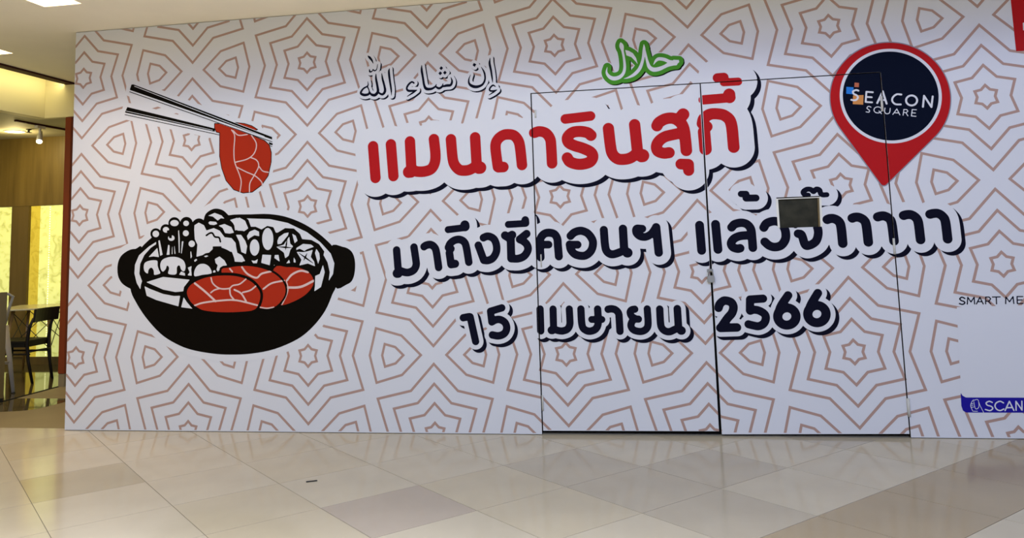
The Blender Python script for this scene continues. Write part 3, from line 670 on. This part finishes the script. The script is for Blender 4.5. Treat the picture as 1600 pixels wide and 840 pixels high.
a.poly(Wh, [(108, 94), (290, 100), (420, 128), (560, 195), (660, 270), (735, 352), (762, 425), (752, 505), (712, 568), (722, 490), (706, 420), (676, 365), (682, 340), (645, 288), (590, 258), (522, 252), (505, 212), (462, 175), (400, 172), (345, 205), (330, 205), (312, 165), (270, 156), (228, 182), (184, 162), (148, 162), (130, 110)])
a.ell(Wh, (177, 310), 38, 63); a.ell(Wh, (273, 248), 44, 84)
a.poly(Wh, [(232, 358), (302, 362), (290, 444), (222, 424)]); a.poly(Wh, [(148, 400), (178, 404), (206, 388), (196, 428), (165, 428)])
a.poly(Wh, [(340, 262), (352, 232), (392, 204), (430, 196), (424, 222), (392, 262), (372, 286), (342, 290)]); a.poly(Wh, [(446, 202), (480, 222), (494, 262), (468, 284), (458, 250)])
a.poly(Wh, [(322, 362), (354, 360), (364, 420), (318, 388)]); a.poly(Wh, [(430, 392), (440, 425), (400, 430)]); a.poly(Wh, [(460, 372), (478, 400), (480, 425), (458, 420)])
a.poly(Wh, [(432, 222), (440, 280), (462, 300), (440, 330), (428, 372), (398, 394), (388, 350), (330, 305), (388, 286)])
a.poly(Wh, [(478, 312), (530, 280), (590, 285), (616, 306), (560, 326), (540, 340), (505, 322), (478, 334)]); a.poly(Wh, [(626, 312), (652, 350), (656, 392), (640, 440), (622, 380), (614, 350)])
a.poly(Wh, [(478, 338), (535, 340), (560, 335), (606, 322), (590, 378), (614, 410), (622, 452), (565, 430), (498, 446), (515, 400)])
a.poly(Wh, [(676, 425), (692, 490), (664, 600), (608, 636), (614, 590), (616, 515), (650, 500)])
a.poly(Wh, [(318, 430), (335, 442), (312, 446)])
Kl = a.new(); a.at(*C6)                          # black lines drawn over the white areas
a.stroke(Kl, [(666, 222), (690, 206), (710, 206), (728, 232), (758, 238), (768, 268)], 13)
a.stroke(Kl, [(700, 350), (740, 320), (790, 330), (840, 360), (850, 420)], 26)
a.at(*C7)
for p in ([(415, 248), (402, 330)], [(348, 305), (450, 312)], [(560, 352), (535, 405)], [(500, 350), (605, 425)]): a.stroke(Kl, [(p[0][0], p[0][1], 3), ((p[0][0] + p[1][0]) / 2, (p[0][1] + p[1][1]) / 2, 12), (p[1][0], p[1][1], 3)], None, False)
a.at(*C8)
s1 = [(473, 240), (490, 198), (530, 168), (600, 140), (700, 127), (800, 132), (880, 158), (930, 200), (956, 250), (946, 310), (915, 352), (830, 365), (700, 368), (590, 357), (540, 335), (495, 295)]
s2 = [(700, 105), (755, 74), (860, 64), (960, 78), (1040, 110), (1098, 160), (1122, 220), (1104, 280), (1045, 335), (950, 342), (800, 300)]
s3 = [(1045, 82), (1130, 72), (1210, 77), (1272, 105), (1304, 150), (1298, 200), (1250, 255), (1170, 300), (1090, 322), (1000, 300)]
D1 = a.poly(a.new(), s1, True); D2 = a.poly(a.new(), s2, True); D3 = a.poly(a.new(), s3, True)
Bk = np.minimum(np.minimum(D1 - 0.022, D2 - 0.018), D3 - 0.010)
Rd = np.minimum(D1, np.minimum(np.maximum(D2, -(D1 - 0.022)), np.maximum(D3, -np.minimum(D2 - 0.017, D1 - 0.022))))
V = a.new()
for p, w in (([(525, 178), (590, 230), (662, 296)], 13), ([(520, 326), (580, 306), (700, 291), (800, 290), (935, 322)], 11), ([(632, 142), (645, 180), (690, 212), (750, 212), (775, 193), (820, 183), (862, 150)], 9), ([(690, 212), (655, 222), (630, 240)], 9),
             ([(755, 215), (760, 255), (785, 288)], 10), ([(785, 220), (830, 245), (862, 295)], 11), ([(840, 238), (890, 224), (928, 195)], 10), ([(755, 82), (772, 102)], 10), ([(835, 72), (870, 115), (930, 142), (965, 115), (1032, 98)], 12), ([(976, 215), (1030, 178), (1112, 160)], 11),
             ([(1132, 158), (1165, 120), (1220, 96), (1270, 105)], 13), ([(1130, 206), (1220, 202), (1306, 162)], 15), ([(955, 336), (1000, 342), (1045, 335)], 8), ([(1126, 160), (1138, 210), (1126, 262), (1098, 318)], 7)): a.stroke(V, p, w)
V = np.maximum(V, Rd - 0.003)
lines = a.new()
for p in ([(935, 322), (955, 270)],): pass
Wh = np.maximum(Wh + 0.0035, -(Bk)); Kl = np.maximum(Kl, K)
halo = K - 0.052
a.mesh([(halo, m_white, 0.0008), (K, m_black, 0.0012), (Wh, m_white, 0.0016), (Kl, m_black, 0.0020), (Bk, m_black, 0.0024), (Rd, m_meat, 0.0028), (V, m_vein, 0.0032)], 'hot_pot_print', hoard, 'black hot pot drawing filled with mushrooms, greens and red meat slices')

# ---- chopsticks holding a slice of meat
a = Art(185, 120, 440, 312, 0.0032); a.at(180, 110, 4.2)
D = a.poly(a.new(), [(655, 350), (700, 352), (880, 420), (980, 462), (1010, 490), (1023, 540), (1022, 600), (1002, 690), (960, 750), (900, 795), (840, 801), (780, 780), (730, 720), (702, 640), (688, 560), (689, 408), (666, 402), (655, 378)])
back = a.poly(a.new(), [(782, 338), (850, 346), (900, 362), (940, 388), (920, 396), (840, 372)])
V = a.new()
for p in ([(765, 390), (785, 430), (780, 520), (785, 600), (815, 680), (828, 730), (820, 795)], [(775, 395), (810, 425), (868, 420)], [(895, 425), (927, 480), (915, 540), (870, 580), (790, 602)], [(888, 570), (930, 590), (942, 630), (912, 690), (885, 740), (882, 797)],
          [(800, 635), (860, 665), (920, 692), (962, 732), (965, 758)], [(945, 630), (970, 660), (1006, 668)]): a.stroke(V, p, 7)
U = a.poly(a.new(), [(108, 93), (122, 92), (1031, 437), (1031, 453), (97, 128)])
U2 = a.stroke(a.new(), [(96, 140), (1031, 468)], 4.5); UW = a.poly(a.new(), [(100, 92), (125, 90), (1034, 435), (1034, 472), (94, 142)])
UH = a.stroke(a.new(), [(128, 104), (980, 434)], 3.5)
Lo = a.poly(a.new(), [(80, 240), (655, 381), (655, 402), (64, 276)]); L2 = a.stroke(a.new(), [(64, 290), (690, 424)], 4.5); LW = a.poly(a.new(), [(76, 238), (660, 378), (690, 400), (690, 428), (62, 293)])
LH = a.stroke(a.new(), [(72, 266), (640, 392)], 3); tipb = a.poly(a.new(), [(1008, 470), (1034, 478), (1034, 490), (1012, 486)]); tipl = a.stroke(a.new(), [(1012, 492), (1030, 499)], 4)
allb = np.minimum(np.minimum(D, UW), np.minimum(LW, back))
a.mesh([(allb - 0.034, m_white, 0.0006), (np.minimum(back, np.minimum(LW - .003, a.new())), m_white, 0.0009), (np.minimum(np.minimum(Lo, L2), np.minimum(tipb, tipl)), m_black, 0.0012), (LH, m_white, 0.0015), (back, m_black, 0.0015), (back + 0.005, m_meat, 0.0018),
        (D - 0.006, m_black, 0.0018), (D, m_meat, 0.0021), (V, m_vein, 0.0024), (UW, m_white, 0.0027), (np.minimum(U, U2), m_black, 0.0030), (UH, m_white, 0.0033)], 'chopsticks_print', hoard, 'black chopsticks pinching a red slice of meat')

# ------------------------------------------------------------------ recessed ceiling lights
for k, (x0, x1, y0, y1) in enumerate(LP):
    lab = ['square recessed ceiling light nearest the camera, cut by the top of the picture', 'square recessed ceiling light further left, above the restaurant entrance'][k]
    t = thing('ceiling_light', lab, 'ceiling light', ((x0 + x1) / 2, (y0 + y1) / 2, ZC + 0.16), 0, None)
    w, h = (x1 - x0) / 2 - 0.004, (y1 - y0) / 2 - 0.004
    bm = bmesh.new(); box(bm, -w, w, -h, h, 0.018, 0.03); finish('housing', bm, m_whitemetal, t)
    bm = bmesh.new(); box(bm, -w * .9, w * .9, -h * .9, h * .9, 0.0, 0.016); finish('diffuser', bm, m_panel, t)
    rl = area_light('recess_lamp', (t.location.x, t.location.y, ZC + 0.14), (t.location.x, t.location.y, 0), 0.2, 0.2, 12, (1.0, 0.72, 0.42)); rl.data.spread = math.radians(110)

# ------------------------------------------------------------------ restaurant shell
YW = 3.14
shop = structure(boxo('wall_back', -6, -1.0, YW, YW + 0.1, 0, 3.2, m_wood2))
boxo('wood_panel', -6, -1.0, YW - 0.022, YW - 0.002, 1.972, 2.86, m_wood, shop)['label'] = 'upper wall of walnut veneer'
boxo('base_board', -6, -1.0, YW - 0.022, YW - 0.002, 0, 0.094, m_wood2, shop)
boxo('light_panel', -3.90, -3.415, YW - 0.016, YW - 0.002, 0.096, 1.968, m_onyx, shop)['label'] = 'backlit yellow onyx panel'
boxo('pilaster', -3.412, -3.165, YW - 0.05, YW - 0.002, 0.096, 1.968, m_wood2, shop, 0.003)
boxo('light_panel', -3.162, -3.035, YW - 0.016, YW - 0.002, 0.096, 1.968, m_onyx_side, shop)['label'] = 'amber backlit side panel'
boxo('light_panel', -3.032, -2.898, YW - 0.012, YW - 0.002, 0.096, 1.968, m_onyx, shop)['label'] = 'backlit onyx panel left of the bright seam'
boxo('light_panel', -2.894, -2.70, YW - 0.012, YW - 0.002, 0.096, 1.968, m_onyx, shop)['label'] = 'backlit onyx panel right of the bright seam'
boxo('light_panel', -2.69, -1.0, YW - 0.012, YW - 0.002, 0.096, 1.968, m_onyx, shop)
bm = bmesh.new()
for i in range(62): box(bm, -2.8985, -2.8875, YW - 0.014, YW - 0.004, 0.11 + i * 0.03, 0.124 + i * 0.03)
s_ = finish('led_reflection_dots', bm, m_glow, shop); s_['kind'] = 'stuff'; s_['label'] = 'reflection of an LED strip, made as glowing dots along the seam'  # glowing dots stand in for an LED strip's reflection
structure(boxo('wall_left', -6.1, -6, -1.5, YW + .1, 0, 3.4, m_wood2))
m_rceil = mat('restaurant_ceiling_paint', (0.46, 0.43, 0.31), 0.7, 0.2)
rc = structure(prism('ceiling', [(-6, -1.5), (-1.955, -1.5), (-1.955, 1.81), (-1.2, 1.81), (-1.2, YW), (-6, YW)], [], 2.845, 2.90, m_rceil, None, 'z'))
# bulkhead, fascia and post along the shopfront
bk = structure(prism('trim_1', [(-1.90, -1.5), (-1.83, 1.735), (-1.83, 1.80), (-1.95, 1.80), (-1.95, -1.5)], [], 2.822, 3.30, m_bulk, None, 'z'))
boxo('return_panel', -1.829, -1.10, 1.735, 1.80, 2.822, ZC - 0.019, m_bulk, bk)
boxo('return_panel', -1.829, -1.592, 1.735, 1.80, ZC - 0.018, 3.30, m_bulk, bk)
boxo('cover', -2.0, -1.47, -1.5, 1.80, 3.301, 3.33, m_bulk, bk)
bk['label'] = 'pale yellow bulkhead above the restaurant entrance'
fa = structure(boxo('trim_2', -1.588, -1.482, -1.6, 5.2, ZC - 0.018, ZC + 0.05, m_fascia)); fa['label'] = 'dark red beam along the restaurant front'
po = structure(boxo('trim_3', -1.566, -1.49, 1.72, 2.6, 0.132, 2.815, m_post, None, 0.004)); po['label'] = 'red brown post at the edge of the restaurant front'
boxo('plinth', -1.56, -1.495, 1.725, 2.6, 0, 0.13, m_landing, po)
pa = thing('partition', 'narrow dark brown partition end at the left edge of the picture', 'partition', (-1.60, 0.85, 0))
boxo('panel', -0.03, 0.03, -0.42, 0.19, 0.03, 1.02, m_wood2, pa, 0.004); boxo('foot', -0.03, 0.03, -0.40, 0.18, 0, 0.028, m_blackwood, pa)
# lamps
dl = thing('downlight', 'round lit downlight in the restaurant ceiling', 'ceiling light', (-2.93, 2.56, 2.845))
bm = bmesh.new(); lathe(bm, [(0.115, 0.0), (0.115, -0.008), (0.095, -0.010), (0.095, -0.004)], 28); bmesh.ops.recalc_face_normals(bm, faces=bm.faces); finish('rim', bm, m_whitemetal, dl)
bm = bmesh.new(); lathe(bm, [(0.094, -0.0035), (0.094, -0.011)], 28); bmesh.ops.recalc_face_normals(bm, faces=bm.faces); finish('lens', bm, m_disc, dl)
point_light('downlight_lamp', (-2.93, 2.56, 2.72), 10, RW, 0.08)
dk = thing('ceiling_speaker', 'unlit round grey speaker in the restaurant ceiling, cut by the left edge', 'speaker', (-2.55, 1.55, 2.845))
bm = bmesh.new(); lathe(bm, [(0.11, 0.0), (0.11, -0.01), (0.09, -0.012)], 28); bmesh.ops.recalc_face_normals(bm, faces=bm.faces); finish('grille', bm, m_steel, dk)
sp = thing('sprinkler', 'small sprinkler head under the restaurant ceiling', 'sprinkler', (-2.68, 2.49, 2.845))
bm = bmesh.new(); lathe(bm, [(0.03, 0), (0.03, -.008), (.012, -.01), (.012, -.035)], 14); bmesh.ops.recalc_face_normals(bm, faces=bm.faces); finish('body', bm, m_wire, sp)
bm = bmesh.new(); lathe(bm, [(0.034, -.036), (0.034, -.040)], 14); bmesh.ops.recalc_face_normals(bm, faces=bm.faces); finish('deflector', bm, m_wire, sp)
tk = thing('track_spotlight', 'lit spotlight hanging from a dark track in the restaurant', 'spotlight', (-2.28, 2.2, 2.845))
boxo('track', -0.015, 0.015, -0.36, 0.9, -0.02, 0.0, m_fascia, tk)
boxo('adapter', -0.02, 0.02, -0.06, 0.06, -0.05, -0.021, m_whitemetal, tk)
tubeo('stem', [(0, 0, -.05), (0, 0, -.12)], 0.014, m_whitemetal, tk)
tubeo('head', [(-.035, .05, -.08), (0, 0, -.16), (.018, -.025, -.20)], [.020, .030, .034], m_whitemetal, tk, 16)
tubeo('lens', [(.0195, -.027, -.203), (.022, -.031, -.209)], [.030, .030], m_disc, tk, 16)
sl = bpy.data.lights.new('spot_lamp', 'SPOT'); sl.energy = 12; sl.color = RW; sl.spot_size = 1.3; sl.shadow_soft_size = .04
so = bpy.data.objects.new('spot_lamp', sl); C.objects.link(so); so.location = (-2.24, 2.14, 2.60); so.rotation_euler = (Vector((-2.6, 3.14, 2.2)) - so.location).to_track_quat('-Z', 'Y').to_euler()

# ------------------------------------------------------------------ furniture
def dark_chair(loc, rz):
    t = thing('dining_chair', 'black wooden chair with curved back slab, seen from behind at the table', 'chair', loc, rz)
    bm = bmesh.new(); n = 9; rows = []
    for k in range(n):
        u = -1 + 2 * k / (n - 1); x = 0.215 * u; yc = -0.285 + 0.035 * u * u * -1 + 0.035
        rows.append([bm.verts.new((x, yc + dy, z)) for dy, z in ((0.012, .655), (-.012, .655), (-.027, .80), (-.003, .80))])
    for k in range(n - 1):
        for q in range(4): bm.faces.new((rows[k][q], rows[k][(q + 1) % 4], rows[k + 1][(q + 1) % 4], rows[k + 1][q]))
    bm.faces.new(rows[0][::-1]); bm.faces.new(rows[-1]); bmesh.ops.recalc_face_normals(bm, faces=bm.faces)
    bmesh.ops.bevel(bm, geom=bm.edges[:], offset=0.004, segments=1, affect='EDGES'); finish('backrest', bm, m_blackwood, t)
    bm = bmesh.new(); prof = [(-.20, -.21), (.20, -.21), (.215, .0), (.21, .20), (.17, .225), (-.17, .225), (-.21, .20), (-.215, .0)]
    lo = [bm.verts.new((x, y, .435)) for x, y in prof]; hi = [bm.verts.new((x, y, .458)) for x, y in prof]
    bm.faces.new(lo[::-1]); bm.faces.new(hi)
    for i in range(8): bm.faces.new((lo[i], lo[(i + 1) % 8], hi[(i + 1) % 8], hi[i]))
    bmesh.ops.bevel(bm, geom=[e for e in bm.edges if abs(e.verts[0].co.z - e.verts[1].co.z) < 1e-5], offset=.006, segments=2, affect='EDGES'); finish('seat', bm, m_blackwood, t)
    for s in (-1, 1):
        tubeo('leg', [(.175 * s, -.27, 0), (.185 * s, -.222, .25), (.187 * s, -.205, .44), (.188 * s, -.225, .60), (.18 * s, -.262, .70)], [.014, .017, .019, .017, .013], m_blackwood, t, 8)
        tubeo('leg', [(.185 * s, .21, 0), (.175 * s, .19, .435)], [.013, .018], m_blackwood, t, 8)
        tubeo('stretcher', [(.180 * s, -.235, .315), (.178 * s, .20, .315)], .010, m_blackwood, t, 6)
    tubeo('stretcher', [(-.178, .198, .34), (.178, .198, .34)], .010, m_blackwood, t, 6); tubeo('stretcher', [(-.183, -.225, .34), (.183, -.225, .34)], .010, m_blackwood, t, 6)
    bm = bmesh.new(); box(bm, -.18, .18, .165, .183, .39, .434); box(bm, -.18, .18, -.20, -.182, .39, .434); box(bm, -.185, -.168, -.18, .164, .39, .434); box(bm, .168, .185, -.18, .164, .39, .434); finish('apron', bm, m_blackwood, t)
    return t
dark_chair((-2.295, 2.025, 0.0), 1.60).scale = (0.84, 1.08, 0.98)
def metal_stool(loc, rz):
    t = thing('bar_stool', 'pale grey metal bar stool with low back, partly cut by the left edge', 'stool', loc, rz)
    bm = bmesh.new(); r = .16; pts = [(r * c, r * s) for c, s in ((-.7, -1), (.7, -1), (1, -.7), (1, .7), (.7, 1), (-.7, 1), (-1, .7), (-1, -.7))]
    lo = [bm.verts.new((x * 1.05, y * 1.05, .66)) for x, y in pts]; hi = [bm.verts.new((x, y, .70)) for x, y in pts]
    bm.faces.new(lo[::-1]); bm.faces.new(hi)
    for i in range(8): bm.faces.new((lo[i], lo[(i + 1) % 8], hi[(i + 1) % 8], hi[i]))
    bmesh.ops.bevel(bm, geom=bm.edges[:], offset=.008, segments=2, affect='EDGES'); finish('seat', bm, m_lightmetal, t)
    for sx in (-1, 1):
        for sy in (-1, 1):
            l = tubeo('leg', [(.15 * sx, .15 * sy, .67), (.185 * sx, .185 * sy, .35), (.215 * sx, .215 * sy, .012)], [.034, .026, .018], m_lightmetal, t, 8, flat=.55)
            tubeo('foot_cap', [(.215 * sx, .215 * sy, .0), (.2145 * sx, .2145 * sy, .011)], .021, m_wire, l, 8)
        tubeo('rung', [(.19 * sx, -.18, .29), (.19 * sx, .18, .29)], .011, m_lightmetal, t, 8); tubeo('rung', [(-.18, .19 * sx, .31), (.18, .19 * sx, .31)], .011, m_lightmetal, t, 8)
    tubeo('back_frame', [(-.15, -.15, .68), (-.165, -.185, .85), (-.18, -.215, .955), (-.12, -.235, .985), (.12, -.235, .985), (.18, -.215, .955), (.165, -.185, .85), (.15, -.15, .68)], .014, m_lightmetal, t, 8)
    bm = bmesh.new(); v = [bm.verts.new(p) for p in ((-.055, -.150, .70), (.055, -.150, .70), (.07, -.23, .975), (-.07, -.23, .975), (-.055, -.158, .70), (.055, -.158, .70), (.07, -.238, .975), (-.07, -.238, .975))]
    for f in ((0, 1, 2, 3), (7, 6, 5, 4), (0, 4, 5, 1), (1, 5, 6, 2), (2, 6, 7, 3), (3, 7, 4, 0)): bm.faces.new([v[i] for i in f])
    finish('back_slat', bm, m_lightmetal, t)
    return t
metal_stool((-2.07, 1.27, 0), 1.25)
def wire_table(loc, rz):
    t = thing('cafe_table', 'small table with pale top, wooden legs and crossed black wires', 'table', loc, rz)
    boxo('table_top', -.35, .35, -.35, .35, .735, .755, m_lam, t, .006)
    c = [(.24, .24), (-.24, .24), (-.24, -.24), (.24, -.24)]
    for x, y in c: tubeo('leg', [(x * 1.12, y * 1.12, 0), (x * .78, y * .78, .733)], [.013, .02], m_oak, t, 8)
    for i in range(4):
        (x0, y0), (x1, y1) = c[i], c[(i + 1) % 4]
        f = lambda x, y, z: (x * (1.12 - .34 * z / .733), y * (1.12 - .34 * z / .733), z)
        tubeo('wire', [f(x0, y0, .28), f(x1, y1, .70)], .0045, m_wire, t, 6); tubeo('wire', [f(x1, y1, .28), f(x0, y0, .70)], .0045, m_wire, t, 6)
    return t
wire_table((-2.58, 2.62, 0), 0.30)

# ------------------------------------------------------------------ small scrap on the floor
d_ = ray(487, 752); q = CAM + d_ * (-CAM[2] / d_[2])
sc = boxo('scrap', -.033, .033, -.006, .006, 0.0, .005, m_wire); sc.location = (q[0], q[1], 0.0005); sc.rotation_euler = (0, 0, 0.45)
bm = bmesh.new(); bm.from_mesh(sc.data); bmesh.ops.bevel(bm, geom=bm.edges[:], offset=.0018, segments=2, affect='EDGES'); bm.to_mesh(sc.data); bm.free()
sc['label'] = 'small black sliver of debris lying on a light floor tile'; sc['category'] = 'debris'
